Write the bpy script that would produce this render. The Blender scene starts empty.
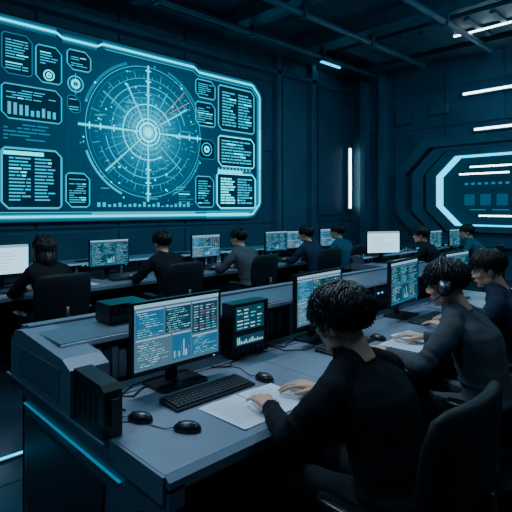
import bpy, bmesh, math, random
from math import sin, cos, pi, radians, atan2, sqrt
from mathutils import Vector, Matrix, Euler
random.seed(7)
scene = bpy.context.scene
COL = scene.collection

# ------------------------------------------------------------------ materials
def pm(name, col, rough=.5, metal=0.0, var=.15, scale=8, bump=0.0, bscale=60, spec=.5):
    m = bpy.data.materials.new(name); m.use_nodes = True
    nt = m.node_tree; N = nt.nodes; L = nt.links
    b = N['Principled BSDF']
    b.inputs['Roughness'].default_value = rough
    b.inputs['Metallic'].default_value = metal
    b.inputs['Specular IOR Level'].default_value = spec
    tc = N.new('ShaderNodeTexCoord')
    nz = N.new('ShaderNodeTexNoise'); nz.inputs['Scale'].default_value = scale
    nz.inputs['Detail'].default_value = 4
    L.new(tc.outputs['Object'], nz.inputs['Vector'])
    cr = N.new('ShaderNodeValToRGB')
    cr.color_ramp.elements[0].position = .3; cr.color_ramp.elements[1].position = .7
    cr.color_ramp.elements[0].color = (*[c*(1-var) for c in col], 1)
    cr.color_ramp.elements[1].color = (*[min(1, c*(1+var)) for c in col], 1)
    L.new(nz.outputs['Fac'], cr.inputs['Fac']); L.new(cr.outputs['Color'], b.inputs['Base Color'])
    if bump > 0:
        n2 = N.new('ShaderNodeTexNoise'); n2.inputs['Scale'].default_value = bscale
        n2.inputs['Detail'].default_value = 3
        L.new(tc.outputs['Object'], n2.inputs['Vector'])
        bp = N.new('ShaderNodeBump'); bp.inputs['Strength'].default_value = bump
        bp.inputs['Distance'].default_value = .02
        L.new(n2.outputs['Fac'], bp.inputs['Height']); L.new(bp.outputs['Normal'], b.inputs['Normal'])
    return m

def em(name, col, s=1.0):
    m = bpy.data.materials.new(name); m.use_nodes = True
    b = m.node_tree.nodes['Principled BSDF']
    b.inputs['Base Color'].default_value = (*[c*.05 for c in col], 1)
    b.inputs['Roughness'].default_value = .4
    b.inputs['Specular IOR Level'].default_value = .1
    b.inputs['Emission Color'].default_value = (*col, 1)
    b.inputs['Emission Strength'].default_value = s
    return m

M = {}
M['wall'] = pm('wall_panel_paint', (.034, .110, .170), .5, .1, .2, 1.5, .05, 20)
M['wall2'] = pm('wall_rib_metal', (.06, .155, .22), .42, .2, .15, 2)
M['ceil'] = pm('ceiling_metal', (.026, .068, .105), .6, .1, .2, 2)
M['beam'] = pm('beam_metal', (.070, .140, .19), .42, .3, .2, 3)
M['floor'] = pm('floor_tile', (.018, .036, .054), .25, .1, .3, 3)
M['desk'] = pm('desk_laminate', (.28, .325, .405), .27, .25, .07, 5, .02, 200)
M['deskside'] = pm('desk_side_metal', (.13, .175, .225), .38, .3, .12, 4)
M['deskdark'] = pm('desk_dark_panel', (.028, .042, .057), .4, .2, .2, 6)
M['cap'] = pm('console_cap_metal', (.15, .20, .255), .50, .15, .1, 5, 0, 60, .35)
M['plastic'] = pm('black_plastic', (.010, .012, .015), .34, 0, .2, 30)
M['key'] = pm('key_plastic', (.024, .027, .032), .45, 0, .2, 30)
M['rubber'] = pm('rubber', (.010, .011, .012), .6, 0, .2, 30)
M['chair'] = pm('chair_fabric', (.009, .012, .016), .6, 0, .3, 40, .1, 300, .3)
M['steel'] = pm('brushed_steel', (.2, .23, .26), .35, .9, .1, 20)
M['paper'] = pm('paper_sheet', (.76, .81, .88), .7, 0, .03, 10)
M['ink'] = pm('paper_ink', (.36, .40, .48), .8, 0, .05, 10)
M['skin'] = pm('skin', (.72, .38, .25), .48, 0, .08, 20, .04, 150)
M['lip'] = pm('lip_skin', (.40, .13, .11), .45, 0, .08, 20)
M['eyew'] = pm('eye_white', (.7, .7, .7), .2, 0, .02, 20)
M['iris'] = pm('eye_iris', (.02, .012, .008), .15, 0, .1, 20)
M['hair'] = pm('black_hair', (.0055, .005, .0055), .42, 0, .3, 60, 0, 400, .35)
M['shoe'] = pm('shoe_leather', (.012, .011, .011), .4, 0, .2, 20)
M['trouser'] = pm('trouser_cloth', (.010, .012, .017), .85, 0, .25, 30, .1, 200, .2)
def cloth(n, c): return pm(n, c, .85, 0, .15, 14, .15, 45, .2)
M['sh_black'] = cloth('black_sweater', (.0070, .0085, .013))
M['sh_grey'] = cloth('grey_shirt', (.072, .082, .095))
M['sh_navy'] = cloth('navy_shirt', (.016, .030, .055))
M['sh_teal'] = cloth('teal_shirt', (.02, .085, .120))
M['e_cyan'] = em('display_cyan', (0, .50, .74), 1.3)
M['e_bright'] = em('display_bright', (0, .80, 1.0), 2.5)
M['e_mid'] = em('display_mid', (0, .24, .42), 1.0)
M['e_dim'] = em('display_dim', (0, .11, .21), .8)
M['e_fill'] = em('display_fill', (0, .045, .095), .5)
M['e_pink'] = em('display_pink', (.8, .35, .5), .9)
M['e_glow1'] = em('display_glow_inner', (0, .34, .55), 1.0)  # halo colours for the bloom painted around display lines
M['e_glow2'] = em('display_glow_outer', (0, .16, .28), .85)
M['e_white'] = em('lamp_white', (.70, .93, 1.0), 9)
M['e_strip'] = em('led_cyan', (0, .58, .92), 3.2)
M['e_side'] = em('led_side_blue', (0, .20, .36), 1.0)
M['s_bg'] = em('screen_bg', (.10, .22, .33), .75)
M['s_dark'] = em('screen_pane_dark', (.015, .080, .125), .7)
M['s_head'] = em('screen_header', (.32, .58, .80), .95)
M['s_txt'] = em('screen_text', (.36, .74, .95), 1.1)
M['s_green'] = em('screen_green', (.05, .58, .60), 1.0)
M['s_pink'] = em('screen_pink', (.60, .28, .45), .7)
M['s_orange'] = em('screen_orange', (.8, .5, .28), .8)
M['s_light'] = em('screen_light', (.40, .74, .98), 1.9)
M['s_blue'] = em('screen_blue', (.015, .16, .34), .9)
M['portal'] = em('portal_glass', (.002, .035, .065), .8)

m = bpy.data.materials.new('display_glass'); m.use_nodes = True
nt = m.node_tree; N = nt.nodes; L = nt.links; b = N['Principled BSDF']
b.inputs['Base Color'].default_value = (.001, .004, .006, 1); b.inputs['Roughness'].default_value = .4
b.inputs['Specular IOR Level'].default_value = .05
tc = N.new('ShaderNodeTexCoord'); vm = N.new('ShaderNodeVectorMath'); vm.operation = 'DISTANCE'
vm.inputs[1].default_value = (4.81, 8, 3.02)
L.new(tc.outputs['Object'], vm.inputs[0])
mr = N.new('ShaderNodeValToRGB')  # bloom painted as an emission gradient, brightest at the radar centre
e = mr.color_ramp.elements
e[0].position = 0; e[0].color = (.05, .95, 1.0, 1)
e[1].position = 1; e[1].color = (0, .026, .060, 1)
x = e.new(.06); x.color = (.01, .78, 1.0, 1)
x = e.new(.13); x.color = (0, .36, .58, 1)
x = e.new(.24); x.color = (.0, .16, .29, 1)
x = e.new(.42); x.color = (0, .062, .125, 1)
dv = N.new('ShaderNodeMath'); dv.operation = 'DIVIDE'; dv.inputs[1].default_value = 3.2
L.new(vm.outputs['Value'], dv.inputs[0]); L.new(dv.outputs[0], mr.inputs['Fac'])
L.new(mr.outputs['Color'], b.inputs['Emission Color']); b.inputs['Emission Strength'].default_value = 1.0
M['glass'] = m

# ------------------------------------------------------------------ mesh builder
class MB:
    def __init__(s): s.v = []; s.f = []; s.m = []
    def add(s, vs, fs, m=0):
        o = len(s.v); s.v += [tuple(v) for v in vs]
        for f in fs: s.f.append(tuple(o+i for i in f)); s.m.append(m)
    def box(s, x0, y0, z0, x1, y1, z1, m=0):
        vs = [(x0,y0,z0),(x1,y0,z0),(x1,y1,z0),(x0,y1,z0),(x0,y0,z1),(x1,y0,z1),(x1,y1,z1),(x0,y1,z1)]
        s.add(vs, [(0,3,2,1),(4,5,6,7),(0,1,5,4),(1,2,6,5),(2,3,7,6),(3,0,4,7)], m)
    def prism(s, poly, axis, a0, a1, m=0):
        n = len(poly); vs = []
        for a in (a0, a1):
            for p, q in poly:
                vs.append({'X':(a,p,q),'Y':(p,a,q),'Z':(p,q,a)}[axis])
        fs = [tuple(range(n)), tuple(range(2*n-1, n-1, -1))]
        fs += [(i,(i+1)%n,n+(i+1)%n,n+i) for i in range(n)]
        s.add(vs, fs, m)
    def rings(s, rs, m=0, cap=True):
        n = len(rs[0]); vs = [p for r in rs for p in r]; fs = []
        for k in range(len(rs)-1):
            for i in range(n):
                j = (i+1) % n
                fs.append((k*n+i, k*n+j, (k+1)*n+j, (k+1)*n+i))
        if cap:
            fs.append(tuple(range(n-1,-1,-1))); fs.append(tuple((len(rs)-1)*n+i for i in range(n)))
        s.add(vs, fs, m)
    def tube(s, path, radii, seg=12, m=0):
        P = [Vector(p) for p in path]
        if not hasattr(radii,'__len__'): radii = [radii]*len(P)
        prev = None; rs = []
        for i, p in enumerate(P):
            t = (P[min(i+1,len(P)-1)]-P[max(i-1,0)]).normalized()
            if prev is None:
                up = Vector((0,0,1)) if abs(t.z) < .9 else Vector((0,1,0))
                n = (up - t*up.dot(t)).normalized()
            else:
                n = (prev - t*prev.dot(t)).normalized()
            prev = n; bb = t.cross(n); r = radii[i]
            rs.append([p + n*(cos(2*pi*k/seg)*r) + bb*(sin(2*pi*k/seg)*r) for k in range(seg)])
        s.rings(rs, m)
    def cyl(s, c, r, h, axis='Z', seg=24, m=0, r2=None):
        d = {'X':Vector((1,0,0)),'Y':Vector((0,1,0)),'Z':Vector((0,0,1))}[axis]
        c = Vector(c); s.tube([c-d*h/2, c+d*h/2], [r, r if r2 is None else r2], seg, m)
    def ell(s, c, r, m=0, u=20, v=12, rot=None):
        rs = []
        for j in range(1, v):
            th = pi*j/v
            ring = []
            for i in range(u):
                ph = 2*pi*i/u
                q = Vector((r[0]*sin(th)*cos(ph), r[1]*sin(th)*sin(ph), -r[2]*cos(th)))
                if rot: q = rot@q
                ring.append(Vector(c)+q)
            rs.append(ring)
        s.rings(rs, m)
    def sup(s, secs, seg=28, e=2.5, curve=0, m=0):
        rs = []
        for cx, cy, z, w, d in secs:
            ring = []
            for k in range(seg):
                a = 2*pi*k/seg
                ca, sa = cos(a), sin(a)
                px = w*math.copysign(abs(ca)**(2/e), ca); py = d*math.copysign(abs(sa)**(2/e), sa)
                ring.append((cx+px, cy+py+curve*px*px, z))
            rs.append(ring)
        s.rings(rs, m)
    def mesh(s, name, mats, smooth=False, recalc=True):
        me = bpy.data.meshes.new(name); me.from_pydata(s.v, [], s.f)
        for k in mats: me.materials.append(M[k])
        for i, p in enumerate(me.polygons):
            p.material_index = s.m[i]; p.use_smooth = smooth
        if recalc:
            bm = bmesh.new(); bm.from_mesh(me); bmesh.ops.recalc_face_normals(bm, faces=bm.faces); bm.to_mesh(me); bm.free()
        me.update(); return me
    def build(s, name, mats, loc=(0,0,0), rz=0, parent=None, smooth=False, bevel=0, segs=2):
        return place(s.mesh(name, mats, smooth), name, loc, rz, parent, bevel, segs)

def place(me, name, loc=(0,0,0), rz=0, parent=None, bevel=0, segs=2, rot=None):
    o = bpy.data.objects.new(name, me); COL.objects.link(o)
    o.location = loc; o.rotation_euler = rot if rot else (0,0,rz)
    if parent: o.parent = parent
    if bevel:
        b = o.modifiers.new('bevel','BEVEL'); b.width = bevel; b.segments = segs; b.limit_method='ANGLE'
        b.angle_limit = radians(40)
        for p in me.polygons: p.use_smooth = False
    return o

def empty(name, loc=(0,0,0), rz=0):
    o = bpy.data.objects.new(name, None); COL.objects.link(o); o.location = loc; o.rotation_euler=(0,0,rz)
    o.empty_display_size=.1
    return o

def remeshed(mb, name, mats, voxel, smooth=4, disp=0, dscale=.1):
    me = mb.mesh(name+'_src', mats); o = bpy.data.objects.new('tmp', me); COL.objects.link(o)
    r = o.modifiers.new('r','REMESH'); r.mode='VOXEL'; r.voxel_size = voxel
    if smooth:
        sm = o.modifiers.new('s','SMOOTH'); sm.factor=.5; sm.iterations=smooth
    if disp:
        t = bpy.data.textures.new('wr','CLOUDS'); t.noise_scale = dscale; t.noise_depth = 1
        d = o.modifiers.new('d','DISPLACE'); d.texture = t; d.strength = disp; d.mid_level=.5
    bpy.context.view_layer.update()
    dg = bpy.context.evaluated_depsgraph_get()
    out = bpy.data.meshes.new_from_object(o.evaluated_get(dg)); out.name = name
    bpy.data.objects.remove(o)
    out.materials.clear()
    for k in mats: out.materials.append(M[k])
    for p in out.polygons: p.use_smooth = True; p.material_index = 0
    return out

# ------------------------------------------------------------------ room
XL, XR, YR, YB, ZC = -3.0, 11.5, -3.0, 8.0, 5.6
mb = MB(); mb.box(XL, YR, -.1, XR, YB, 0, 0)
for i in range(int((XR-XL)/1.2)+1):
    xx = XL+i*1.2; mb.box(xx-.006, YR, 0, xx+.006, YB, .003, 1)
for i in range(int((YB-YR)/1.2)+1):
    yy = YR+i*1.2; mb.box(XL, yy-.006, 0, XR, yy+.006, .003, 1)
mb.build('floor', ['floor','deskdark'])
mb = MB(); mb.box(XL, YR, ZC, XR, YB, ZC+.1, 0)
mb.build('ceiling', ['ceil'])
mb = MB(); mb.box(XL, YB, 0, XR, YB+.15, ZC, 0)
xx = XL
while xx < XR-.1:
    w = 1.45
    for z0, z1 in ((.05,1.2),(1.25,2.9),(2.95,4.55),(4.6,5.2)):
        mb.box(xx+.02, YB-.03, z0, min(xx+w-.02, XR-.02), YB, z1, 0)
    xx += w
for x0 in (8.25, 9.55):
    mb.prism([(x0,YB-.03),(x0+.05,YB-.16),(x0+.20,YB-.16),(x0+.25,YB-.03)],'Z',0,5.3,1)
mb.box(8.6, YB-.06, .9, 9.5, YB-.03, 4.9, 1)
mb.prism([(9.95,1.4),(10.9,1.4),(11.2,1.8),(11.2,4.3),(10.8,4.8),(9.95,4.8)],'Y',YB-.08,YB-.03,0)
mb.build('wall_back', ['wall','wall2'], bevel=.012)
mb = MB(); mb.box(XR, YR, 0, XR+.15, YB, ZC, 0)
yy = YR
while yy < YB-.1:
    for z0, z1 in ((.05,.7),(.75,3.55),(3.6,4.5),(4.55,5.2)):
        mb.box(XR-.03, yy+.02, z0, XR, min(yy+1.35, YB-.02), z1, 0)
    yy += 1.375
for y0 in (7.35, 6.75):
    mb.prism([(XR-.03,y0),(XR-.2,y0+.05),(XR-.2,y0+.22),(XR-.03,y0+.27)],'Z',0,5.3,1)
mb.build('wall_right', ['wall','wall2'], bevel=.012)
mb = MB(); mb.box(XL-.15, YR, 0, XL, YB, ZC, 0); mb.build('wall_left', ['wall'])
mb = MB(); mb.box(XL, YR-.15, 0, XR, YR, ZC, 0); mb.build('wall_rear', ['wall'])
mb = MB()
mb.prism([(YB,5.25),(YB-.35,5.35),(YB-.35,ZC),(YB,ZC)],'X',XL,XR,0)
mb.prism([(YB-.03,4.75),(YB-.16,4.80),(YB-.16,4.90),(YB-.03,4.95)],'X',XL,XR,0)
mb.build('trim_1', ['beam'], bevel=.01)
mb = MB(); mb.prism([(XR,5.2),(XR-.35,5.3),(XR-.35,ZC),(XR,ZC)],'Y',YR,YB-.36,0); mb.build('trim_2', ['beam'], bevel=.01)
mb = MB(); mb.box(XL, YB-.06, 0, XR, YB-.03, .12); mb.build('baseboard_back', ['beam'])
mb = MB(); mb.box(XR-.06, YR, 0, XR-.03, YB-.07, .12); mb.build('baseboard_right', ['beam'])
for i, x0 in enumerate((2.0, 4.2, 6.4, 8.6)):
    mb = MB(); mb.prism([(x0,ZC),(x0,5.3),(x0+.08,5.2),(x0+.26,5.2),(x0+.34,5.3),(x0+.34,ZC)],'Y',YR,YB-.36,0)
    mb.build('ceiling_beam', ['beam'], bevel=.01)
for y0 in (2.2, 4.0, 5.6, 6.9):
    mb = MB(); mb.tube([(XL,y0,5.08),(XR-.36,y0,5.08)], .06, 12)
    for xx in (2.17,4.37,6.57,8.77): mb.box(xx-.03,y0-.08,5.0,xx+.03,y0+.08,5.2)
    mb.build('ceiling_pipe', ['beam'])
mb = MB()
mb.box(9.2,2.2,5.25,10.6,6.6,5.5,0)
for k in range(9): mb.box(9.3,2.35+k*.47,5.2,10.5,2.45+k*.47,5.26,0)
mb.box(9.95,2.6,5.18,10.0,4.35,5.20,1); mb.box(9.93,2.58,5.20,10.02,4.37,5.25,0)
mb.build('ceiling_duct', ['beam','e_white'])
mb = MB(); mb.box(9.6,7.55,5.28,10.4,7.60,5.32,1); mb.box(9.55,7.5,5.32,10.45,7.65,5.36,0)
mb.build('cove_lamp', ['beam','e_strip'])
for z,y0,y1 in ((4.28,2.2,4.74),(3.42,2.6,4.48)):
    mb = MB(); mb.box(XR-.12,y0-.04,z-.05,XR-.03,y1+.04,z+.05,0); mb.box(XR-.14,y0,z-.022,XR-.12,y1,z+.022,1)
    mb.build('wall_lamp', ['beam','e_white'])
mb = MB(); mb.box(11.15,YB-.16,1.55,11.33,YB-.08,3.32,0); mb.box(11.2,YB-.19,1.6,11.27,YB-.16,3.26,1)
mb.build('wall_lamp', ['beam','e_white'])
mb = MB(); mb.box(XR-.12,6.1,3.75,XR-.03,6.5,4.05,0); mb.box(XR-.12,5.1,3.9,XR-.03,5.6,4.15,0)
mb.build('wall_vent',['beam'],bevel=.02)

def octo(cy, cz, hw, hh, c):
    return [(cy-hw+c,cz-hh),(cy+hw-c,cz-hh),(cy+hw,cz-hh+c),(cy+hw,cz+hh-c),(cy+hw-c,cz+hh),(cy-hw+c,cz+hh),(cy-hw,cz+hh-c),(cy-hw,cz-hh+c)]
def frame(mb, o1, o2, x0, x1, m):
    vs = [(x0,)+p for p in o1]+[(x0,)+p for p in o2]+[(x1,)+p for p in o1]+[(x1,)+p for p in o2]
    n = 8; fs=[]
    for i in range(n):
        j=(i+1)%n
        fs += [(i,j,n+j,n+i),(2*n+i,2*n+j,3*n+j,3*n+i),(i,j,2*n+j,2*n+i),(n+i,n+j,3*n+j,3*n+i)]
    mb.add(vs, fs, m)
CY, CZ = 3.75, 2.0
mb = MB()
frame(mb, octo(CY,CZ,2.65,1.28,.75), octo(CY,CZ,2.4,1.08,.65), XR-.30, XR-.03, 0)
frame(mb, octo(CY,CZ,2.25,1.10,.62), octo(CY,CZ,1.95,.98,.56), XR-.20, XR-.03, 1)
frame(mb, octo(CY,CZ,1.80,.95,.52), octo(CY,CZ,1.55,.82,.46), XR-.36, XR-.03, 0)
frame(mb, octo(CY,CZ,1.54,.81,.45), octo(CY,CZ,1.515,.79,.44), XR-.34, XR-.03, 2)
vs = [(XR-.05,)+p for p in octo(CY,CZ,1.5,.775,.44)]; mb.add(vs,[tuple(range(8))],3)
for z,y0,y1 in ((2.56,2.6,4.6),(2.40,3.75,4.85),(2.40,2.3,3.55),(1.42,2.9,4.4)):
    mb.box(XR-.09,y0,z-.016,XR-.06,y1,z+.016,4)
for k in range(14): mb.box(XR-.09,2.7+k*.15,2.14,XR-.06,2.77+k*.15,2.19,5)
for k in range(6): mb.box(XR-.08,2.7+k*.36,1.66,XR-.06,2.93+k*.36,1.92,6)
for k in range(4): mb.box(XR-.085,2.75+k*.5,1.55,XR-.06,3.1+k*.5,1.57,5)
mb.build('door_1', ['beam','wall2','e_strip','portal','e_white','e_mid','e_dim'], bevel=0)

for y0 in (3.3, 6.4):
    mb = MB(); mb.box(XL+.1,y0-.03,0.003,XR-.2,y0+.03,.012,0); mb.box(XL+.1,y0-.012,.012,XR-.2,y0+.012,.016,1)
    mb.build('floor_light_strip',['beam','e_strip'])

# ------------------------------------------------------------------ wall display
disp = empty('wall_display', (0,0,0))
mb = MB(); ox0, ox1, oz0, oz1 = .9, 7.85, 1.36, 4.56
mb.prism([(ox0,oz0),(7.62,oz0),(7.88,1.62),(7.88,4.24),(7.6,4.5),(6.05,4.5),(5.95,4.58),(ox0,4.58)],'Y',YB-.10,YB-.03,0)
mb.build('housing',['deskdark'],parent=disp)
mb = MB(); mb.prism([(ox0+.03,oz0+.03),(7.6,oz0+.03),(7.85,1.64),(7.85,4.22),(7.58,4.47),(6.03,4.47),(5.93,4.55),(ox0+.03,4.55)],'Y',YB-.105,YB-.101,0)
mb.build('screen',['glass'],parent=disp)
mb = MB(); D0 = YB-.109
def Ln(p, q, w, m, d=0, glow=True):
    p = Vector(p); q = Vector(q); t = (q-p)
    if t.length < 1e-6: return
    if glow and m in (0,1) and d>=1 and w>=.014 and t.length>.15:  # wider dim quads beneath the line paint its bloom
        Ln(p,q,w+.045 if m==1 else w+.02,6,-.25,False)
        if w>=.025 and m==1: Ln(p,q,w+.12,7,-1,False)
    t.normalize(); n = Vector((-t.y, t.x))*w/2
    y = D0-.002*d
    mb.add([(p.x+n.x,y,p.y+n.y),(q.x+n.x,y,q.y+n.y),(q.x-n.x,y,q.y-n.y),(p.x-n.x,y,p.y-n.y)],[(0,1,2,3)],m)
def Rect(x0,z0,x1,z1,m,d=0):
    y = D0-.002*d; mb.add([(x0,y,z0),(x1,y,z0),(x1,y,z1),(x0,y,z1)],[(0,1,2,3)],m)
def Ring(cx,cz,r,w,m,a0=0,a1=360,n=96,d=0,glow=True):
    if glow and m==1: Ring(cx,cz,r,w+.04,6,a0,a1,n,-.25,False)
    y = D0-.002*d; k = max(3,int(n*(a1-a0)/360)); vs=[];fs=[]
    for i in range(k+1):
        a = radians(a0+(a1-a0)*i/k)
        vs += [(cx+cos(a)*(r-w/2),y,cz+sin(a)*(r-w/2)),(cx+cos(a)*(r+w/2),y,cz+sin(a)*(r+w/2))]
    for i in range(k): fs.append((2*i,2*i+1,2*i+3,2*i+2))
    mb.add(vs,fs,m)
def Poly(pts,w,m,d=0,close=True):
    n=len(pts)
    for i in range(n if close else n-1): Ln(pts[i],pts[(i+1)%n],w,m,d)
CYN,BRT,MID,DIM,FIL,PNK = 0,1,2,3,4,5
def panel(x0,z0,x1,z1,m=CYN,w=.022,c=.09,fill=FIL):
    pts=[(x0+c,z0),(x1-c*.4,z0),(x1,z0+c*.4),(x1,z1-c),(x1-c,z1),(x0+c*.4,z1),(x0,z1-c*.4),(x0,z0+c)]
    y=D0-.0012; mb.add([(p[0],y,p[1]) for p in pts],[tuple(range(8))],fill)
    Poly(pts,w,m,1)
def text(x0,z0,x1,z1,rows,m=CYN,h=.5,dens=.85,d=1.2):
    dz=(z1-z0)/rows
    for r in range(rows):
        z=z1-dz*(r+.5); x=x0
        end = x0+(x1-x0)*random.uniform(.6,1)
        while x<end-.03:
            l=random.uniform(.05,.3)
            if random.random()<dens: Rect(x,z-dz*h/2,min(x+l,x1),z+dz*h/2,m if random.random()>.12 else BRT,d)
            x+=l+.02
Poly([(.95,1.46),(7.52,1.46),(7.74,1.70),(7.74,4.16),(7.52,4.38),(6.0,4.38),(5.88,4.46),(3.9,4.46),(3.8,4.40),(3.2,4.40),(3.1,4.46),(.95,4.46)],.035,BRT,2)
Poly([(1.0,1.53),(7.48,1.53),(7.66,1.74),(7.66,4.12),(7.48,4.30),(5.98,4.30),(5.86,4.38),(3.95,4.38)],.012,CYN,2,False)
Ln((6.2,1.46),(7.4,1.46),.06,BRT,3); Ln((3.7,1.50),(5.9,1.50),.04,CYN,3); Ln((7.74,2.5),(7.74,3.4),.05,BRT,3)
for k in range(14): Ln((3.3+k*.2,1.75),(3.3+k*.2,4.25),.006,DIM)
for k in range(12): Ln((3.3,1.8+k*.21),(5.85,1.8+k*.21),.006,DIM)
cx,cz=4.81,3.02
Ring(cx,cz,1.22,.012,CYN,d=1); Ring(cx,cz,1.15,.008,MID,d=1)
Ring(cx,cz,1.28,.05,MID,20,70,d=1); Ring(cx,cz,1.28,.05,MID,110,160,d=1); Ring(cx,cz,1.28,.04,CYN,200,245,d=1); Ring(cx,cz,1.28,.05,MID,295,340,d=1)
Ring(cx,cz,1.0,.010,CYN,30,160,d=1); Ring(cx,cz,1.0,.010,CYN,200,335,d=1); Ring(cx,cz,.86,.02,CYN,15,150,d=1); Ring(cx,cz,.86,.02,CYN,190,330,d=1)
Ring(cx,cz,.74,.010,CYN,d=1); Ring(cx,cz,.62,.03,MID,d=1); Ring(cx,cz,.52,.014,BRT,20,300,d=2); Ring(cx,cz,.42,.02,CYN,d=2)
Ring(cx,cz,.33,.03,CYN,d=2); Ring(cx,cz,.25,.025,BRT,d=2); Ring(cx,cz,.17,.045,BRT,d=2); Ring(cx,cz,.045,.09,BRT,d=3); Ring(cx,cz,.11,.014,BRT,d=3)
for k in range(72):
    a=radians(k*5); r0=1.0; r1=1.06 if k%3 else 1.13
    Ln((cx+cos(a)*r0,cz+sin(a)*r0),(cx+cos(a)*r1,cz+sin(a)*r1),.010,CYN if k%2 else MID,1)
for k in range(64):
    a=radians(k*5.625+2); r0=random.uniform(.18,.4); r1=random.uniform(.45,.95)
    Ln((cx+cos(a)*r0,cz+sin(a)*r0),(cx+cos(a)*r1,cz+sin(a)*r1),.009,MID if k%2 else CYN,1)
for a,l in ((0,1.25),(90,1.25),(180,1.35),(270,1.3)):
    a=radians(a); c,s_=cos(a),sin(a)
    Ln((cx+c*.2,cz+s_*.2),(cx+c*l,cz+s_*l),.022,BRT,2)
    Ln((cx+c*.55,cz+s_*.55),(cx+c*.95,cz+s_*.95),.05,CYN,1)
    for q in (.7,.95,1.15): Ln((cx+c*q-s_*.06,cz+s_*q+c*.06),(cx+c*q+s_*.06,cz+s_*q-c*.06),.02,BRT,2)
for a,l,m_ in ((32,1.05,BRT),(47,1.2,PNK),(145,1.1,CYN),(222,1.15,BRT),(318,1.0,CYN),(62,.9,CYN),(118,.95,BRT),(250,.9,CYN)):
    a=radians(a); Ln((cx+cos(a)*.15,cz+sin(a)*.15),(cx+cos(a)*l,cz+sin(a)*l),.014,m_,2)
Ln((5.3,3.45),(5.75,3.72),.014,PNK,3)
for k in range(150):
    a=random.uniform(0,2*pi); r=random.uniform(.2,1.35); s_=random.uniform(.008,.02)
    x_=cx+cos(a)*r; z_=cz+sin(a)*r
    Rect(x_-s_,z_-s_,x_+s_,z_+s_,random.choice([CYN,BRT,CYN,MID]),3)
for k in range(26):
    x_=random.uniform(3.7,5.8); z_=random.uniform(1.75,4.2); Ln((x_,z_),(x_+random.uniform(.05,.3),z_),.012,CYN,2)
panel(1.15,3.52,2.2,4.3,MID); text(1.25,3.6,2.1,4.2,7)
panel(1.15,2.45,2.2,3.35,MID); panel(1.15,1.65,2.2,2.3,MID); text(1.25,1.75,2.1,2.2,6)
panel(2.28,3.66,2.72,4.28,MID,.014); text(2.33,3.72,2.66,4.2,11,CYN,.4)
panel(2.28,2.98,3.18,3.50,CYN,.014); text(2.34,3.28,3.1,3.44,4,CYN,.4)
for k in range(9): Rect(2.36+k*.085,3.04,2.41+k*.085,3.06+random.uniform(.04,.18),CYN,2)
panel(2.78,3.62,3.18,4.2,CYN,.014); text(2.84,3.9,3.12,4.12,5,CYN,.4)
Ring(2.98,3.74,.08,.02,BRT,d=2); Ring(2.98,3.74,.03,.03,BRT,d=2)
text(2.3,2.64,3.15,2.92,5,MID,.4)
panel(2.28,1.60,3.18,2.52,CYN,.026); text(2.38,1.7,2.70,2.4,13,CYN,.45,1); text(2.76,1.7,3.08,2.4,13,CYN,.45,1)
Rect(2.3,2.42,2.9,2.48,BRT,2)
panel(3.26,1.62,3.66,2.18,CYN,.018); text(3.31,1.68,3.6,2.1,11,CYN,.4)
panel(3.28,3.92,3.68,4.24,CYN,.016); text(3.34,3.97,3.62,4.18,6,CYN,.4)
Ring(3.42,3.68,.13,.022,CYN,d=1); Ring(3.42,3.68,.06,.03,BRT,d=2); Ln((3.42,3.5),(3.42,3.86),.012,CYN,2)
panel(3.28,3.2,3.5,3.48,MID,.014); text(3.31,3.23,3.47,3.44,5,CYN,.4)
panel(5.92,3.88,6.42,4.24,CYN,.02); text(5.98,3.93,6.36,4.18,6,CYN,.4)
panel(5.92,3.30,6.42,3.78,CYN,.02); text(5.98,3.35,6.36,3.72,8,CYN,.4)
panel(5.98,2.62,6.42,3.02,MID,.016); Ring(6.2,2.82,.13,.02,CYN,d=2); Ring(6.2,2.82,.05,.04,BRT,d=2)
panel(5.92,1.62,6.38,2.25,CYN,.016); text(5.98,1.68,6.32,2.18,10,CYN,.4)
panel(6.52,3.28,7.56,4.22,CYN,.026); text(6.62,3.36,7.02,4.12,12,CYN,.5,1); text(7.08,3.36,7.48,4.12,12,CYN,.5,1)
panel(6.52,2.50,7.56,3.14,BRT,.02); text(6.60,2.56,7.48,3.08,8,CYN,.5,1)
panel(6.48,1.60,7.60,2.34,BRT,.026); text(6.58,1.68,7.02,2.26,10,BRT,.55,1); text(7.06,1.68,7.50,2.26,10,CYN,.55,1)
Rect(6.5,2.36,7.2,2.42,BRT,2)
for k in range(10): Rect(6.5+k*.1,2.41,6.55+k*.1,2.46,CYN,2)
for k in range(20): Rect(3.8+k*.1,1.62,3.86+k*.1,1.62+random.uniform(.02,.10),CYN,2)
text(5.5,1.65,5.85,1.95,6,MID,.4)
mb.build('interface_graphics',['e_cyan','e_bright','e_mid','e_dim','e_fill','e_pink','e_glow1','e_glow2'],parent=disp)

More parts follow.
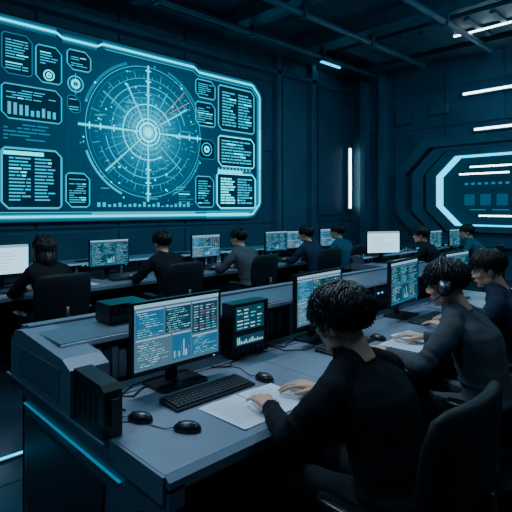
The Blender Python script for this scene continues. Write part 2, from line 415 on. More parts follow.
# ------------------------------------------------------------------ desks
def ledge_hutch(mb, x0, x1, y0, y1, zt, zb=.75, nd=8):
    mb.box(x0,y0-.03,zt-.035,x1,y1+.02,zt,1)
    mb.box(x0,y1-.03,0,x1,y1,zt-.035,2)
    mb.box(x0,y0-.036,zt-.030,x1,y0-.03,zt-.006,3)
    mb.box(x0,y1-.10,zt,x1,y1-.04,zt+.012,4)
    n=nd
    for k in range(n+1):
        xx=x0+(x1-x0-.03)*k/n; mb.box(xx,y0,zb,xx+.03,y1-.03,zt-.035,1)
    for k in range(n):
        a=x0+(x1-x0-.03)*k/n+.03; b_=x0+(x1-x0-.03)*(k+1)/n
        if k%2==0:
            xx=a+.02
            while xx<b_-.05:
                w=random.choice((.022,.03,.04)); h=random.uniform(.12,.18)
                mb.box(xx,y0+.05,zb+.001,xx+w,y1-.12,zb+h,random.choice((2,2,3,1))); xx+=w+.008
        else:
            mb.box(a+.01,y0+.03,zb+.01,b_-.01,y1-.1,zb+.09,2); mb.box(a+.01,y0+.03,zb+.10,b_-.01,y1-.1,zb+.18,2)
            for q in range(4): mb.box(a+.04+q*.03,y0+.024,zb+.13,a+.052+q*.03,y0+.03,zb+.142,5 if q%2 else 3)
def desk(name,x0,x1,y0,y1,yh,zt=1.0,nd=8):
    mb=MB()
    n=max(1,round((x1-x0)/1.1))
    for k in range(n):
        a=x0+(x1-x0)*k/n; b_=x0+(x1-x0)*(k+1)/n
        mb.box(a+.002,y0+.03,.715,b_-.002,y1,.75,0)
        mb.box(a+.03,y1-.16,.75,b_-.03,y1-.145,.7515,2)
    mb.prism([(y0,.735),(y0+.028,.75),(y0+.028,.69),(y0,.70)],'X',x0,x1,4)
    mb.box(x0,y0+.03,.66,x1,y0+.06,.714,2)
    mb.box(x0+.06,y1-.20,0,x1-.06,y1-.17,.714,2)
    for xx in (x0,x1-.06)+tuple(x0+(x1-x0)*k/n for k in range(1,n)):
        if xx==x0 or xx==x1-.06:
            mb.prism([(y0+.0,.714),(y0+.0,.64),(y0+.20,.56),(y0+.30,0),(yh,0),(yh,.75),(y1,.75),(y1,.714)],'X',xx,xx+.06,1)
            sx=-.012 if xx==x0 else .06
            mb.prism([(y0+.02,.75),(y0+.02,.66),(yh,.66),(yh,.75)],'X',xx+sx,xx+sx+.012,4)
            mb.prism([(y0+.42,.56),(y0+.50,.10),(yh-.08,.10),(yh-.08,.56)],'X',xx+sx,xx+sx+.012,2)
            mb.box(xx+sx-.002,y0+.30,.618,xx+sx+.010,yh-.05,.622,6)
        else:
            mb.box(xx-.02,y1-.5,0,xx+.02,y1-.2,.714,2)
    ledge_hutch(mb,x0+.0,x1,y1,yh,zt,nd=nd)
    return mb.build(name,['desk','deskside','deskdark','paper','cap','e_strip','e_side'],bevel=.006)
desk('control_desk',.85,5.0,1.27,2.15,2.60,1.0,8)
desk('control_desk',.7,7.9,4.96,5.75,6.05,.93,12)
desk('control_desk',6.2,9.6,3.65,4.12,4.30,.86,6)
mb=MB()
mb.prism([(1.90,.752),(1.90,.945),(1.98,.975),(2.48,1.005),(2.56,.99),(2.62,.93),(2.62,.752)],'X',.80,.97,0)
mb.prism([(1.64,.752),(1.64,.925),(1.67,.945),(1.899,.955),(1.899,.752)],'X',.815,.89,1)
mb.prism([(1.60,.752),(1.60,.762),(2.66,.762),(2.66,.752)],'X',.79,.80,2)
mb.box(.835,1.62,.80,.87,1.639,.90,1)
for k in range(4): mb.box(.812,1.70+k*.045,.80,.815,1.725+k*.045,.90,1)
mb.box(.795,2.0,.80,.80,2.5,.93,2)
mb.build('console_end_housing',['cap','plastic','deskside'],bevel=.018,segs=3)

# ------------------------------------------------------------------ props
def ui_quads(mb,x0,z0,x1,z1,y,style,base):
    def R(a,b_,c,d_,m,k=0): mb.add([(a,y-.0006*k,b_),(c,y-.0006*k,b_),(c,y-.0006*k,d_),(a,y-.0006*k,d_)],[(0,1,2,3)],base+m)
    W=x1-x0;H=z1-z0
    if style=='light':
        R(x0,z0,x1,z1,7); R(x0,z1-H*.1,x1,z1,2,1)
        for r in range(6):
            R(x0+W*.1,z0+H*(.15+r*.11),x0+W*random.uniform(.4,.9),z0+H*(.17+r*.11),2,1)
        return
    R(x0,z0,x1,z1,0 if style=='code' else 8)
    R(x0,z1-H*.06,x1,z1,2,1)
    panes=[(.02,.50,.32,.91),(.34,.50,.64,.91),(.66,.40,.98,.91),(.02,.05,.40,.47),(.42,.05,.64,.47),(.66,.05,.98,.37)]
    for i,(a,b_,c,d_) in enumerate(panes):
        X0,Z0,X1,Z1=x0+a*W,z0+b_*H,x0+c*W,z0+d_*H
        R(X0,Z0,X1,Z1,1 if style!='code' or i in(1,2) else (8 if i!=3 else 0),1)
        R(X0,Z1-H*.025,X1,Z1,0 if style!='code' else 2,2)
        n=11
        if i==2 and style=='code':
            for k in range(10):
                zz=Z0+(Z1-Z0)*(.06+k*.085)
                for q in range(4):
                    xx=X0+(X1-X0)*(.06+q*.24); R(xx,zz,xx+(X1-X0)*random.uniform(.08,.2),zz+H*.012,random.choice([3,4,5,3]),2)
            continue
        if i==4:
            for k in range(7):
                xx=X0+(X1-X0)*(.08+k*.125); R(xx,Z0+H*.03,xx+(X1-X0)*.07,Z0+H*.03+(Z1-Z0)*random.uniform(.1,.7),random.choice([4,3,0,2]),2)
            continue
        dz=(Z1-Z0)/(n+1)
        for k in range(n):
            xx=X0+(X1-X0)*random.choice((.05,.05,.12)); zz=Z0+dz*(k+.25)
            lim=X0+(X1-X0)*random.uniform(.4,.95)
            while xx<lim:
                l=(X1-X0)*random.uniform(.05,.22); R(xx,zz,min(xx+l,X1-.002),zz+dz*.30,random.choice([3,3,2,4,4,4,0,2]),2); xx+=l+(X1-X0)*.04
SM=['s_bg','s_dark','s_head','s_txt','s_green','s_pink','s_orange','s_light','s_blue']
def monitor(x,y,z,w,h,z0,style,rz=0):
    mb=MB(); hw=w/2; t=.012
    mb.box(-hw,0,z0,hw,.022,z0+h,0)
    for a in ((-hw,z0,-hw+t,z0+h),(hw-t,z0,hw,z0+h),(-hw+t,z0,hw-t,z0+t*1.6),(-hw+t,z0+h-t,hw-t,z0+h)):
        mb.box(a[0],-.006,a[1],a[2],0,a[3],0)
    mb.prism([(-hw*.6,.022),(hw*.6,.022),(hw*.42,.055),(-hw*.42,.055)],'Z',z0+h*.15,z0+h*.8,0)
    mb.box(-.028,.056,.012,.028,.078,z0+h*.55,1)
    mb.box(-.04,.05,z0+h*.4,.04,.075,z0+h*.58,0)
    mb.prism([(-.12,-.07),(.12,-.07),(.135,-.05),(.135,.11),(.11,.13),(-.11,.13),(-.135,.11),(-.135,-.05)],'Z',0,.012,1)
    ui_quads(mb,-hw+t,z0+t*1.6,hw-t,z0+h-t,-.001,style,3)
    mb.box(hw-.05,-.0068,z0+.006,hw-.04,-.006,z0+.010,2)
    mb.build('computer_monitor',['plastic','plastic','e_strip']+SM,(x,y,z),rz,bevel=.0025)
monitor(1.347,1.93,.75,.515,.335,.088,'code')
monitor(2.46,1.95,.75,.52,.34,.10,'code',radians(4))
monitor(3.46,1.90,.75,.54,.345,.10,'dark',radians(6))
monitor(4.50,1.93,.75,.52,.34,.10,'dark')
for x_,st in ((1.58,'light'),(2.77,'dark'),(4.25,'code'),(5.70,'dark'),(7.1,'code')):
    monitor(x_,5.42,.75,.52,.335,.14,st)
monitor(6.3,5.5,.75,.46,.32,.14,'code',radians(-10))
monitor(6.60,3.98,.75,.58,.36,.14,'light',radians(-28))
monitor(8.3,3.95,.75,.5,.33,.12,'dark'); monitor(9.1,3.95,.75,.5,.33,.12,'dark')

mb=MB(); mb.box(-.14,0,.012,.14,.085,.31,0)
for a in ((-.14,.012,-.128,.31),(.128,.012,.14,.31),(-.128,.012,.128,.022),(-.128,.30,.128,.31),(-.128,.135,.128,.145)): mb.box(a[0],-.008,a[1],a[2],0,a[3],0)
def Rq(a,b_,c,d_,m,k=0): mb.add([(a,-.001-.0006*k,b_),(c,-.001-.0006*k,b_),(c,-.001-.0006*k,d_),(a,-.001-.0006*k,d_)],[(0,1,2,3)],m)
Rq(-.11,.155,.11,.29,1)
for k in range(6):
    for q in range(4):
        if random.random()<.8: Rq(-.10+q*.052,.165+k*.02,-.10+q*.052+random.uniform(.02,.045),.172+k*.02,random.choice([2,2,3]),1)
Rq(-.11,.07,.11,.125,1)
for k in range(16): Rq(-.10+k*.013,.078,-.093+k*.013,.082+random.uniform(.005,.035),2,1)
for k in range(6): mb.box(-.11+k*.038,-.010,.032,-.085+k*.038,0,.055,4)
for s_ in (-.11,.09): mb.box(s_,.01,0,s_+.02,.07,.012,0)
for k in range(5): mb.box(.14,.012,.08+k*.03,.142,.07,.095+k*.03,4)
mb.build('signal_control_unit',['plastic','s_dark','s_txt','s_green','key'],(1.90,2.015,.75),0,bevel=.003)

mb=MB(); mb.box(-.11,-.08,.006,.11,.08,.105,0); mb.box(-.10,-.084,.02,.10,-.08,.045,1)
for k in range(5): mb.box(-.09+k*.036,-.086,.06,-.072+k*.036,-.08,.08,1)
mb.box(-.10,-.07,0,-.07,.07,.006,1); mb.box(.07,-.07,0,.10,.07,.006,1)
mb.box(.07,-.0865,.088,.09,-.08,.092,2)
mb.build('network_switch',['plastic','key','e_strip'],(1.27,2.35,1.0),bevel=.006)
mb=MB(); mb.box(-.07,-.05,0,.07,.05,.075,0); mb.box(-.06,-.054,.012,.06,-.05,.06,1); mb.box(-.05,-.056,.045,-.03,-.05,.05,2)
mb.build('intercom_box',['plastic','key','e_strip'],(3.0,2.05,.75),bevel=.006)

def kb_mesh():
    mb=MB(); mb.prism([(-.068,0),(.068,0),(.068,.022),(-.068,.012)],'X',-.225,.225,0)
    for r in range(6):
        y=-.056+r*.0205; z=.0125+r*.0016
        x=-.215
        while x<.213:
            w=.0175
            if r==0 and -.11<x<-.09: w=.115
            if r in(1,2) and x<-.21: w=.028
            if x+w>.217: break
            if not(.093<x<.099 and r<6): mb.box(x,y,z,x+w,y+.017,z+.008,1)
            x+=w+.0028
    return mb.mesh('keyboard',['plastic','key'])
KB=kb_mesh()
for x_,y_,z_,r_ in ((1.372,1.725,.75,0),(2.45,1.74,.75,.03),(3.5,1.70,.75,0),(2.9,5.20,.75,0),(4.3,5.20,.75,0),(5.6,5.20,.75,.1),(6.75,5.2,.75,0),(1.6,5.2,.75,0),(7.0,3.83,.75,0)):
    place(KB,'keyboard',(x_,y_,z_),r_,bevel=.0015,segs=1)
def ms_mesh():
    mb=MB(); rs=[]
    for z,s_ in ((0,.94),(.006,1.0),(.016,.97),(.026,.80),(.033,.55),(.037,.22)):
        ring=[]
        for k in range(24):
            a=2*pi*k/24; ring.append((.031*s_*cos(a)*(1-.08*sin(a)),.055*s_*sin(a)-.004*(1-s_),z))
        rs.append(ring)
    mb.rings(rs,0); mb.cyl((0,.028,.028),.008,.006,'X',16,1)
    mb.tube([(0,.05,.01),(0,.09,.004),(.02,.14,.003),(.05,.2,.003),(.04,.28,.003)],.002,8,1)
    return mb.mesh('computer_mouse',['plastic','key'],smooth=True)
MS=ms_mesh()
for x_,y_,z_,r_ in ((1.085,1.50,.75,.7),(1.0,1.70,.75,.5),(1.675,1.675,.75,.1),(2.72,1.68,.75,.1),(3.85,1.65,.75,0),(3.3,5.2,.75,0),(4.7,5.2,.75,0)):
    place(MS,'computer_mouse',(x_,y_,z_),r_)
def paper(x,y,z,rz,w=.21,h=.297,lines=14):
    mb=MB(); rs=8; vs=[];fs=[]
    for i in range(rs+1):
        for j in (0,1):
            vs.append((-w/2+w*i/rs,-h/2+h*j,.0015+.0015*sin(i*.8)+ (.004 if (i==0 and j==0) else 0)))
    for i in range(rs): fs.append((2*i,2*i+2,2*i+3,2*i+1))
    mb.add(vs,fs,0)
    for k in range(lines):
        yy=h*.40-k*h*.055; l=random.uniform(.5,.8)*w
        mb.add([(-w*.4,yy,.0036),(-w*.4+l,yy,.0036),(-w*.4+l,yy+.002,.0036),(-w*.4,yy+.002,.0036)],[(0,1,2,3)],1)
    mb.build('paper_sheet',['paper','ink'],(x,y,z),rz)
paper(1.345,1.490,.7505,.02,.215,.285); paper(1.555,1.485,.7508,-.05,.21,.285)
paper(2.73,1.47,.7505,.05); paper(2.95,1.52,.7508,-.1); paper(3.75,1.47,.7505,0)
paper(2.35,5.2,.7505,.1); paper(3.75,5.2,.7505,-.1); paper(5.0,5.2,.7505,.1); paper(7.4,3.85,.7505,.2,.21,.28)
mb=MB()
mb.tube([(1.30,2.02,.757),(1.18,1.99,.757),(1.10,1.93,.756),(1.05,1.98,.757),(1.06,2.08,.77),(1.08,2.16,.80)],.004,8,0)
mb.tube([(1.40,2.03,.757),(1.30,2.07,.757),(1.16,2.05,.757),(1.02,1.95,.756),(.99,1.88,.757),(1.0,1.82,.756)],.0035,8,0)
mb.tube([(1.60,2.0,.756),(1.68,1.93,.756),(1.72,1.98,.756),(1.80,2.0,.757),(1.86,2.03,.757)],.004,8,0)
mb.tube([(2.08,2.08,.757),(2.16,1.98,.756),(2.22,2.02,.756),(2.36,2.05,.757)],.004,8,0)
mb.tube([(2.12,2.12,.757),(2.10,1.93,.756),(2.2,1.85,.756),(2.3,1.86,.757)],.0035,8,0)
mb.build('desk_cables',['rubber'],smooth=True)

# ------------------------------------------------------------------ office chair
def chair_mesh():
    mb=MB()
    mb.sup([(0,.03,.385,.20,.19),(0,.03,.395,.235,.225),(0,.03,.43,.25,.24),(0,.03,.450,.243,.233),(0,.03,.458,.215,.205)],36,3.2,0,0)
    secs=[]
    for z,w,d in ((.56,.15,.018),(.58,.21,.03),(.66,.245,.036),(.78,.262,.038),(.90,.258,.036),(.98,.235,.032),(1.005,.19,.022),(1.012,.12,.012)):
        secs.append((0,-.235-.10*max(0,z-.6),z,w,d))
    mb.sup(secs,36,3.0,.9,0)
    mb.tube([(0,-.08,.37),(0,-.24,.38),(0,-.31,.45),(0,-.30,.60),(0,-.295,.72)],[.024,.026,.026,.024,.02],10,1)
    for s_ in (-1,1):
        mb.tube([(s_*.20,.03,.375),(s_*.285,.03,.40),(s_*.305,.0,.50),(s_*.30,-.02,.63)],[.018,.02,.018,.018],10,1)
        mb.sup([(s_*.30,.02,.63,.03,.11),(s_*.30,.02,.64,.042,.13),(s_*.30,.02,.655,.04,.128),(s_*.30,.02,.662,.03,.115)],20,3,0,1)
    mb.cyl((0,0,.365),.07,.04,'Z',20,1); mb.cyl((0,0,.25),.026,.20,'Z',20,2); mb.cyl((0,0,.14),.034,.12,'Z',20,1)
    for k in range(5):
        a=2*pi*k/5+.3; c,s_=cos(a),sin(a)
        mb.tube([(c*.03,s_*.03,.105),(c*.16,s_*.16,.10),(c*.29,s_*.29,.075)],[.028,.022,.016],10,1)
        mb.tube([(c*.29-s_*.022,s_*.29+c*.022,.030),(c*.29+s_*.022,s_*.29-c*.022,.030)],[.028,.028],16,3)
        mb.cyl((c*.29,s_*.29,.06),.01,.03,'Z',8,2)
    return mb.mesh('office_chair',['chair','plastic','steel','rubber'],smooth=True)
CH=chair_mesh()

# ------------------------------------------------------------------ people
ARM = dict(
 rest=[((-.31,.26,.805),(-.17,.49,.792)),((.31,.27,.805),(.15,.49,.792))],
 wide=[((-.33,.24,.805),(-.22,.49,.792)),((.33,.25,.805),(.24,.49,.792))],
 key=[((-.29,.25,.80),(-.12,.47,.792)),((.29,.25,.80),(.20,.48,.792))],
)
def body_mesh(name, shirt, arms, lean=.2, voxel=.012, female=False, zs=1.0):
    mb=MB(); k_=.9 if female else 1.0
    def Lp(x,y,z):
        z2 = z if z<.5 else .5+(z-.5)*zs
        return (x,y+lean*max(0,z-.5),z2)
    secs=[]
    for y,z,w,d in ((0,.462,.13,.10),(0,.48,.165,.125),(0,.54,.182,.132),(.005,.62,.170,.122),(.008,.70,.160,.116),(.012,.79,.168,.124),(.018,.88,.184,.132),(.030,.95,.194,.130),(.050,1.00,.180,.112),(.070,1.04,.120,.084),(.088,1.065,.076,.070),(.098,1.09,.062,.062),(.104,1.105,.058,.058)):
        p=Lp(0,y,z); secs.append((0,p[1],p[2],w*k_,d))
    mb.sup(secs,36,2.3)
    for s_,(el,wr) in zip((-1,1),arms):
        sh=Vector(Lp(s_*.178*k_,.060,.985)); el=Vector(el); wr=Vector(wr)
        mb.tube([Lp(s_*.03,.08,1.045),Lp(s_*.10*k_,.070,1.032),Lp(s_*.165*k_,.062,1.00),sh+Vector((s_*.015,.005,-.03))],[.048,.054,.062,.058],16)
        mb.ell(sh,(.070*k_,.070,.070))
        a=sh.lerp(el,.33)+Vector((s_*.012,-.006,0)); b_=sh.lerp(el,.7)
        mb.tube([sh,a,b_,el],[.067*k_,.063*k_,.055,.051],16); mb.ell(el,(.052,.052,.051))
        c=el.lerp(wr,.35); d=el.lerp(wr,.75)
        mb.tube([el,c,d,wr],[.051,.049,.041,.036],16)
        mb.tube([el.lerp(wr,.93),el.lerp(wr,.99)],[.040,.040],16)
        for q in (.12,.26):
            p=el.lerp(wr,q); t=(wr-el).normalized(); mb.tube([p-t*.012,p,p+t*.012],[.046,.0565,.046],16)
        for q in (.82,.64,.45):
            p=sh.lerp(el,q)+Vector((s_*.004,0,0)); t=(el-sh).normalized(); mb.tube([p-t*.014,p,p+t*.014],[.050,.062,.050],16)
        hp=Vector((s_*.09,.02,.545)); kn=Vector((s_*.125,.44,.525)); an=Vector((s_*.13,.42,.10))
        mb.tube([hp,hp.lerp(kn,.4),hp.lerp(kn,.8),kn],[.088,.082,.068,.064],16); mb.ell(kn,(.064,.064,.064))
        mb.tube([kn,kn.lerp(an,.35)+Vector((0,-.012,0)),an],[.062,.062,.048],16)
    mb.sup([(0,.01,.60,.176*k_,.128),(0,.01,.612,.186*k_,.136),(0,.01,.63,.178*k_,.128)],36,2.3)
    for z_,dz in ((.70,.012),(.76,.010)):
        mb.sup([(0,.02+lean*(z_-.5)-.004,z_-dz,.155*k_,.112),(0,.02+lean*(z_-.5)-.006,z_,.170*k_,.128),(0,.02+lean*(z_-.5)-.004,z_+dz,.158*k_,.115)],36,2.3)
    me=remeshed(mb,name,[shirt,'trouser'],voxel,3,.016,.11)
    for p in me.polygons:
        if p.center.z<.603: p.material_index=1
    return me
def shoes_mesh():
    mb=MB()
    for s_ in (-1,1):
        x=s_*.13
        rs=[]
        for y,w,h in ((.345,.025,.05),(.36,.036,.085),(.40,.040,.10),(.45,.040,.085),(.50,.046,.062),(.56,.048,.048),(.61,.038,.038),(.63,.02,.025)):
            ring=[]
            for k in range(16):
                a=2*pi*k/16; zz=h/2+.004+h/2*sin(a); ring.append((x+w*cos(a),y,max(.004,zz)))
            rs.append(ring)
        mb.rings(rs,0)
        mb.box(x-.04,.35,.0,x+.04,.60,.012,0)
    return mb.mesh('shoes',['shoe'],smooth=True)
SHOES=shoes_mesh()
def head_mesh():
    mb=MB()
    mb.ell((0,-.012,.030),(.075,.097,.086),0,28,18)
    mb.ell((0,.020,-.035),(.060,.068,.078),0,24,16)
    mb.ell((0,.035,-.070),(.046,.050,.045),0,24,14)
    mb.ell((0,.066,-.098),(.022,.020,.018))
    mb.ell((0,.062,.035),(.058,.030,.030))
    for s_ in (-1,1):
        mb.ell((s_*.036,.060,-.030),(.024,.024,.026)); mb.ell((s_*.050,.010,-.070),(.016,.03,.028))
        mb.ell((s_*.030,.078,.018),(.022,.014,.008))
        r=Euler((0,s_*.25,s_*-.35)).to_matrix()
        mb.ell((s_*.083,-.010,-.012),(.011,.021,.034),0,14,10,r); mb.ell((s_*.076,-.004,-.036),(.009,.011,.012))
    mb.tube([(0,.080,.012),(0,.092,-.008),(0,.104,-.028),(0,.100,-.038)],[.008,.010,.012,.010],12)
    for s_ in (-1,1): mb.ell((s_*.011,.094,-.036),(.009,.010,.008))
    mb.ell((0,.084,-.064),(.024,.010,.010))
    mb.tube([(0,-.020,-.03),(0,-.030,-.09),(0,-.042,-.13),(0,-.055,-.17)],[.055,.053,.054,.058],20)
    me=remeshed(mb,'head',['skin','lip','eyew','iris','hair'],.0042,4)
    f=MB()
    for s_ in (-1,1):
        f.ell((s_*.030,.0805,-.002),(.0125,.010,.0075),2,14,10); f.ell((s_*.030,.0895,-.002),(.0052,.003,.0055),3,12,8)
        f.tube([(s_*.014,.094,.018),(s_*.030,.0955,.023),(s_*.047,.086,.018)],[.0025,.0038,.0018],8,4)
        f.tube([(s_*.018,.089,.004),(s_*.030,.0925,.007),(s_*.043,.084,.002)],[.0012,.0022,.0012],6,4)
    f.tube([(-.021,.088,-.064),(-.008,.0955,-.060),(0,.0955,-.062),(.008,.0955,-.060),(.021,.088,-.064)],[.001,.0042,.004,.0042,.001],8,1)
    f.tube([(-.019,.088,-.067),(0,.0955,-.070),(.019,.088,-.067)],[.001,.0055,.001],8,1)
    fm=f.mesh('ff',['skin','lip','eyew','iris','hair'],smooth=True)
    bm=bmesh.new(); bm.from_mesh(me); bm.from_mesh(fm); bm.to_mesh(me); bm.free()
    return me
HEAD=head_mesh()
def hair_mesh(kind,seed,n=900,vol=1.0,fluff=1.0):
    rnd=random.Random(seed); mb=MB(); C=Vector((0,-.014,.030)); R=Vector((.088*vol,.108*vol,.099*vol))
    def inreg(d):
        phi=abs(math.degrees(atan2(d.x,d.y))); el=d.z
        if phi<48: t=.42
        elif phi<72: t=.42-(phi-48)/24*.50
        elif phi<82: t=-.30
        elif phi<108: t=-.02
        else: t=-.02-min(1,(phi-108)/22)*.70
        if kind!='short' and phi>80: t=-.9
        return el>t
    def tp(z): return 1.0 if z>-.05 else 1-.20*min(1,(-.05-z)/.6)
    U,V=56,40; idx={}; vs=[]; fs=[]
    for j in range(V+1):
        for i in range(U):
            th=pi*j/V; ph=2*pi*i/U
            d=Vector((sin(th)*sin(ph),sin(th)*cos(ph),cos(th)))
            vs.append(C+Vector((d.x*R.x,d.y*R.y,d.z*R.z))*tp(d.z))
            idx[(j,i)]=(j*U+i,d)
    for j in range(V):
        for i in range(U):
            i2=(i+1)%U; q=[idx[(j,i)],idx[(j,i2)],idx[(j+1,i2)],idx[(j+1,i)]]
            if all(inreg(t[1]) for t in q): fs.append(tuple(t[0] for t in q))
    mb.add(vs,fs,0)
    crown=Vector((.12,-.30,.94)).normalized(); cnt=0
    def surf(d,off):
        return C+Vector((d.x*R.x,d.y*R.y,d.z*R.z))*tp(d.z)+d*off
    while cnt<n:
        d=Vector((rnd.gauss(0,1),rnd.gauss(0,1),rnd.gauss(0,1)+.25)).normalized()
        if not inreg(d): continue
        cnt+=1
        t=d-crown*d.dot(crown)
        if t.length<.05: t=Vector((rnd.uniform(-1,1),rnd.uniform(-1,1),0))
        t.normalize(); t=(t+Vector((rnd.gauss(0,.15*fluff),rnd.gauss(0,.15*fluff),rnd.gauss(0,.09)-.5*(1-max(0,d.z))))).normalized()
        t=(t-d*t.dot(d)).normalized()
        ang=rnd.uniform(.35,.75); off=rnd.uniform(-.001,.006*fluff)
        if d.z<-.2: ang*=.45
        q=[]; tip=rnd.uniform(-.003,.008*fluff) if rnd.random()<.8 else rnd.uniform(.008,.020)
        for k in range(5):
            aa=ang*k/4; dd=(d*cos(aa)+t*sin(aa)).normalized()
            lift=(0,.004,.006,.006,.003+tip)[k]
            if dd.z<-.62: lift=-.002
            q.append(surf(dd,off+lift-.004))
        rr=rnd.uniform(.0036,.0062)
        if kind!='short':
            phi=abs(math.degrees(atan2(d.x,d.y)))
            if phi>62 and d.z<.45:
                drop=(.20 if kind=='long' else .10)*rnd.uniform(.85,1.1)
                base=surf(Vector((d.x,d.y,0)).normalized(),.006)
                q=[surf(d,.002),surf((d*cos(.3)+t*sin(.3)).normalized(),.008),base+Vector((0,0,-.06)),base+Vector((-d.x*.005,-d.y*.004-.01,-.06-drop*.6)),base+Vector((-d.x*.02,-d.y*.01-.014,-.06-drop))]
                rr*=1.5
        mb.tube(q,[rr,rr*1.15,rr,rr*.7,.0006],5,0)
    return mb.mesh('hair_'+kind,['hair'],smooth=True)
HAIR=[hair_mesh('short',1,2200,1.19,1.5),hair_mesh('short',2,1400,1.09,1.1),hair_mesh('short',5,1400,1.06)]
HLONG=hair_mesh('long',3,1200,1.10)
def hand_mesh(mir=1,curl=1.0):
    mb=MB(); s=mir
    rs=[]
    for y,cxx,w,h,z in ((-.06,0,.028,.022,0),(-.02,0,.027,.020,0),(.0,0,.028,.019,0),(.03,.002,.036,.017,.003),(.06,.0,.041,.015,.007),(.088,-.001,.042,.0125,.008),(.098,-.001,.038,.009,.006)):
        ring=[]
        for k in range(20):
            a=2*pi*k/20; ring.append((s*(cxx+w*math.copysign(abs(cos(a))**.8,cos(a))),y,z+h*sin(a)))
        rs.append(ring)
    mb.rings(rs)
    for x0,y0,l1,l2,l3,sp,r in ((.0325,.086,.040,.025,.020,.13,.0085),(.0105,.092,.044,.029,.022,.03,.0088),(-.0115,.090,.041,.027,.021,-.07,.0084),(-.0325,.082,.032,.020,.018,-.20,.0074)):
        p=Vector((x0,y0-.02,.006)); pts=[p]; ang=[.05*curl,-.30*curl,-.62*curl,-.80*curl]
        p=p+Vector((sin(sp)*.02,cos(sp)*.02,.002)); pts.append(p)
        for l,a in zip((l1,l2,l3),ang[1:]):
            p=p+Vector((sin(sp)*cos(a)*l,cos(sp)*cos(a)*l,sin(a)*l)); pts.append(p)
        mb.tube([(s*q.x,q.y,q.z) for q in pts],[r*1.05,r*1.08,r*1.0,r*.92,r*.72],12)
        q=pts[-1]; mb.ell((s*q.x,q.y,q.z),(r*.75,r*.75,r*.72),0,10,8)
        for q in pts[1:4]: mb.ell((s*q.x,q.y,q.z),(r*1.08,r*1.08,r*1.05),0,10,8)
    th=[(.018,.010,-.002),(.038,.032,-.006),(.056,.058,-.010),(.062,.086,-.014)]
    mb.tube([(s*a,b_,c) for a,b_,c in th],[.016,.0145,.0115,.0085],12)
    mb.ell((s*th[-1][0],th[-1][1],th[-1][2]),(.009,.011,.008),0,10,8)
    return remeshed(mb,'hand',['skin'],.0028,3)
HL,HR=hand_mesh(1,.75),hand_mesh(-1,.75)

BODIES={}
def person(name,x,y,shirt,armk='rest',hair=None,rz=0,hyaw=0,hpitch=-.1,lean=.2,hi=False,female=False,zs=1.0,crz=None):
    key=(shirt,armk,hi,female,lean,zs)
    if key not in BODIES: BODIES[key]=body_mesh('body',shirt,ARM[armk],lean,.009 if hi else .014,female,zs)
    p=empty(name,(x,y,0),rz)
    place(BODIES[key],'body',(0,0,0),0,p); place(SHOES,'shoes',(0,0,0),0,p)
    hy=.098+lean*.58+.045; hz=.5+(1.075-.5)*zs+.120
    ho=empty('head_pivot',(0,hy,hz)); ho.parent=p; ho.rotation_euler=(hpitch,0,hyaw)
    place(HEAD,'head',(0,0,0),0,ho); place(hair or HAIR[1],'hair',(0,0,0),0,ho)
    for me,(el,wr),n in ((HL,ARM[armk][0],'hand_l'),(HR,ARM[armk][1],'hand_r')):
        d=Vector(wr)-Vector(el); yaw=atan2(-d.x,d.y)
        place(me,n,(wr[0]+d.x*.03,wr[1]+d.y*.03,wr[2]),yaw*.75,p)
    place(CH,'office_chair',(x,y,0),rz if crz is None else crz)
    return ho
person('seated_man',1.555,.86,'sh_black','rest',HAIR[0],0,.22,-.25,.22,True,zs=.93)
h2=person('seated_man',2.63,.93,'sh_grey','wide',HAIR[1],.05,.25,-.22,.2,True,zs=.97)
person('seated_man',3.44,1.0,'sh_navy','rest',HAIR[2],.12,.35,-.22,.2,False,zs=.98)
person('seated_woman',1.77,4.55,'sh_black','key',HLONG,0,.0,-.08,.2,False,True)
person('seated_man',3.11,4.55,'sh_black','wide',HAIR[1],0,.1,-.08)
person('seated_man',4.34,4.55,'sh_grey','rest',HAIR[2],.1,.2,-.08)
person('seated_man',5.72,4.55,'sh_navy','rest',HAIR[1],.0,.2,-.08)
person('seated_man',6.62,4.62,'sh_teal','key',HAIR[2],0,.3,-.05)
person('seated_man',6.85,3.22,'sh_black','rest',HAIR[1],.15,.3,-.05)
person('seated_man',8.22,3.10,'sh_teal','key',HAIR[2],.1,.4,-.1)
mb=MB(); pts=[]
for k in range(17):
    a=pi*k/16; pts.append((.110*cos(a),-.008,.008+.144*sin(a)))
mb.tube(pts,.009,8,0)
for s_ in (-1,1):
    mb.cyl((s_*.101,-.008,-.010),.043,.032,'X',24,0); mb.cyl((s_*.119,-.008,-.010),.032,.008,'X',24,1)
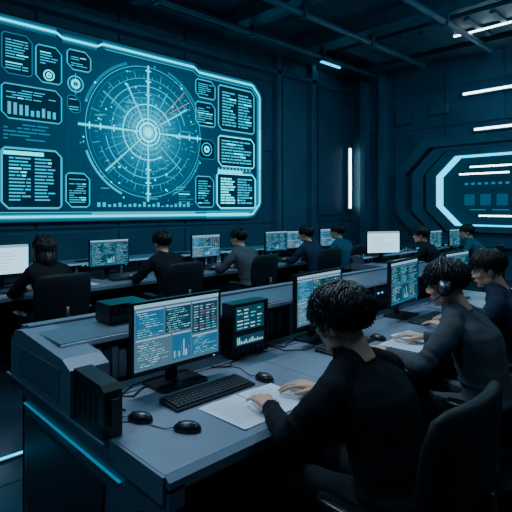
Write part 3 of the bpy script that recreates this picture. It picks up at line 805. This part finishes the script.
mb.tube([(-.11,.0,-.03),(-.105,.04,-.06),(-.07,.09,-.078),(-.040,.108,-.074)],[.0035,.0035,.0035,.006],8,0)
hs=mb.build('headset',['plastic','steel'],smooth=True)
bpy.context.view_layer.update()
hs.matrix_world=h2.matrix_world.copy()

# ------------------------------------------------------------------ lights
def added_lamp(x,y,z,sx,sy,power,col,rot=(0,0,0)):  # unseen lamps added to brighten the desk, walls and room
    mb=MB(); mb.box(-sx/2-.03,-sy/2-.03,.012,sx/2+.03,sy/2+.03,.08,0); mb.box(-sx/2,-sy/2,.004,sx/2,sy/2,.012,1)
    for a in (-sx/2,sx/2): mb.tube([(a,0,.08),(a,0,ZC-z)],.008,8,0)
    f=mb.build('added_lamp',['beam','s_light'],(x,y,z))
    l=bpy.data.lights.new('added_lamp_light','AREA'); l.shape='RECTANGLE'; l.size=sx; l.size_y=sy; l.energy=power; l.color=col
    o=bpy.data.objects.new('added_lamp_light',l); COL.objects.link(o); o.parent=f; o.location=(0,0,-.02); o.rotation_euler=rot
added_lamp(1.7,3.3,4.4,2.0,.4,150,(.62,.80,1.0),(radians(-22),0,0))
added_lamp(3.4,-.8,4.4,2.0,.4,24,(.48,.76,1.0))
added_lamp(5.2,3.0,4.95,2.4,.4,105,(.32,.72,1.0),(radians(10),0,0))
added_lamp(7.6,1.2,4.9,2.0,.4,115,(.18,.62,1.0),(radians(25),radians(-25),0))
added_lamp(-.8,1.5,4.4,1.6,.4,34,(.32,.70,1.0))

w=bpy.data.worlds.new('world'); scene.world=w; w.use_nodes=True
w.node_tree.nodes['Background'].inputs['Color'].default_value=(.02,.06,.09,1)
w.node_tree.nodes['Background'].inputs['Strength'].default_value=.3

# ------------------------------------------------------------------ camera
cam=bpy.data.cameras.new('camera'); co=bpy.data.objects.new('camera',cam); COL.objects.link(co)
cam.lens=36*480/512; cam.sensor_width=36; cam.shift_y=-48/512; cam.clip_start=.05
co.location=(0,0,1.6); co.rotation_euler=(radians(90),0,-atan2(.695,.719))
scene.camera=co
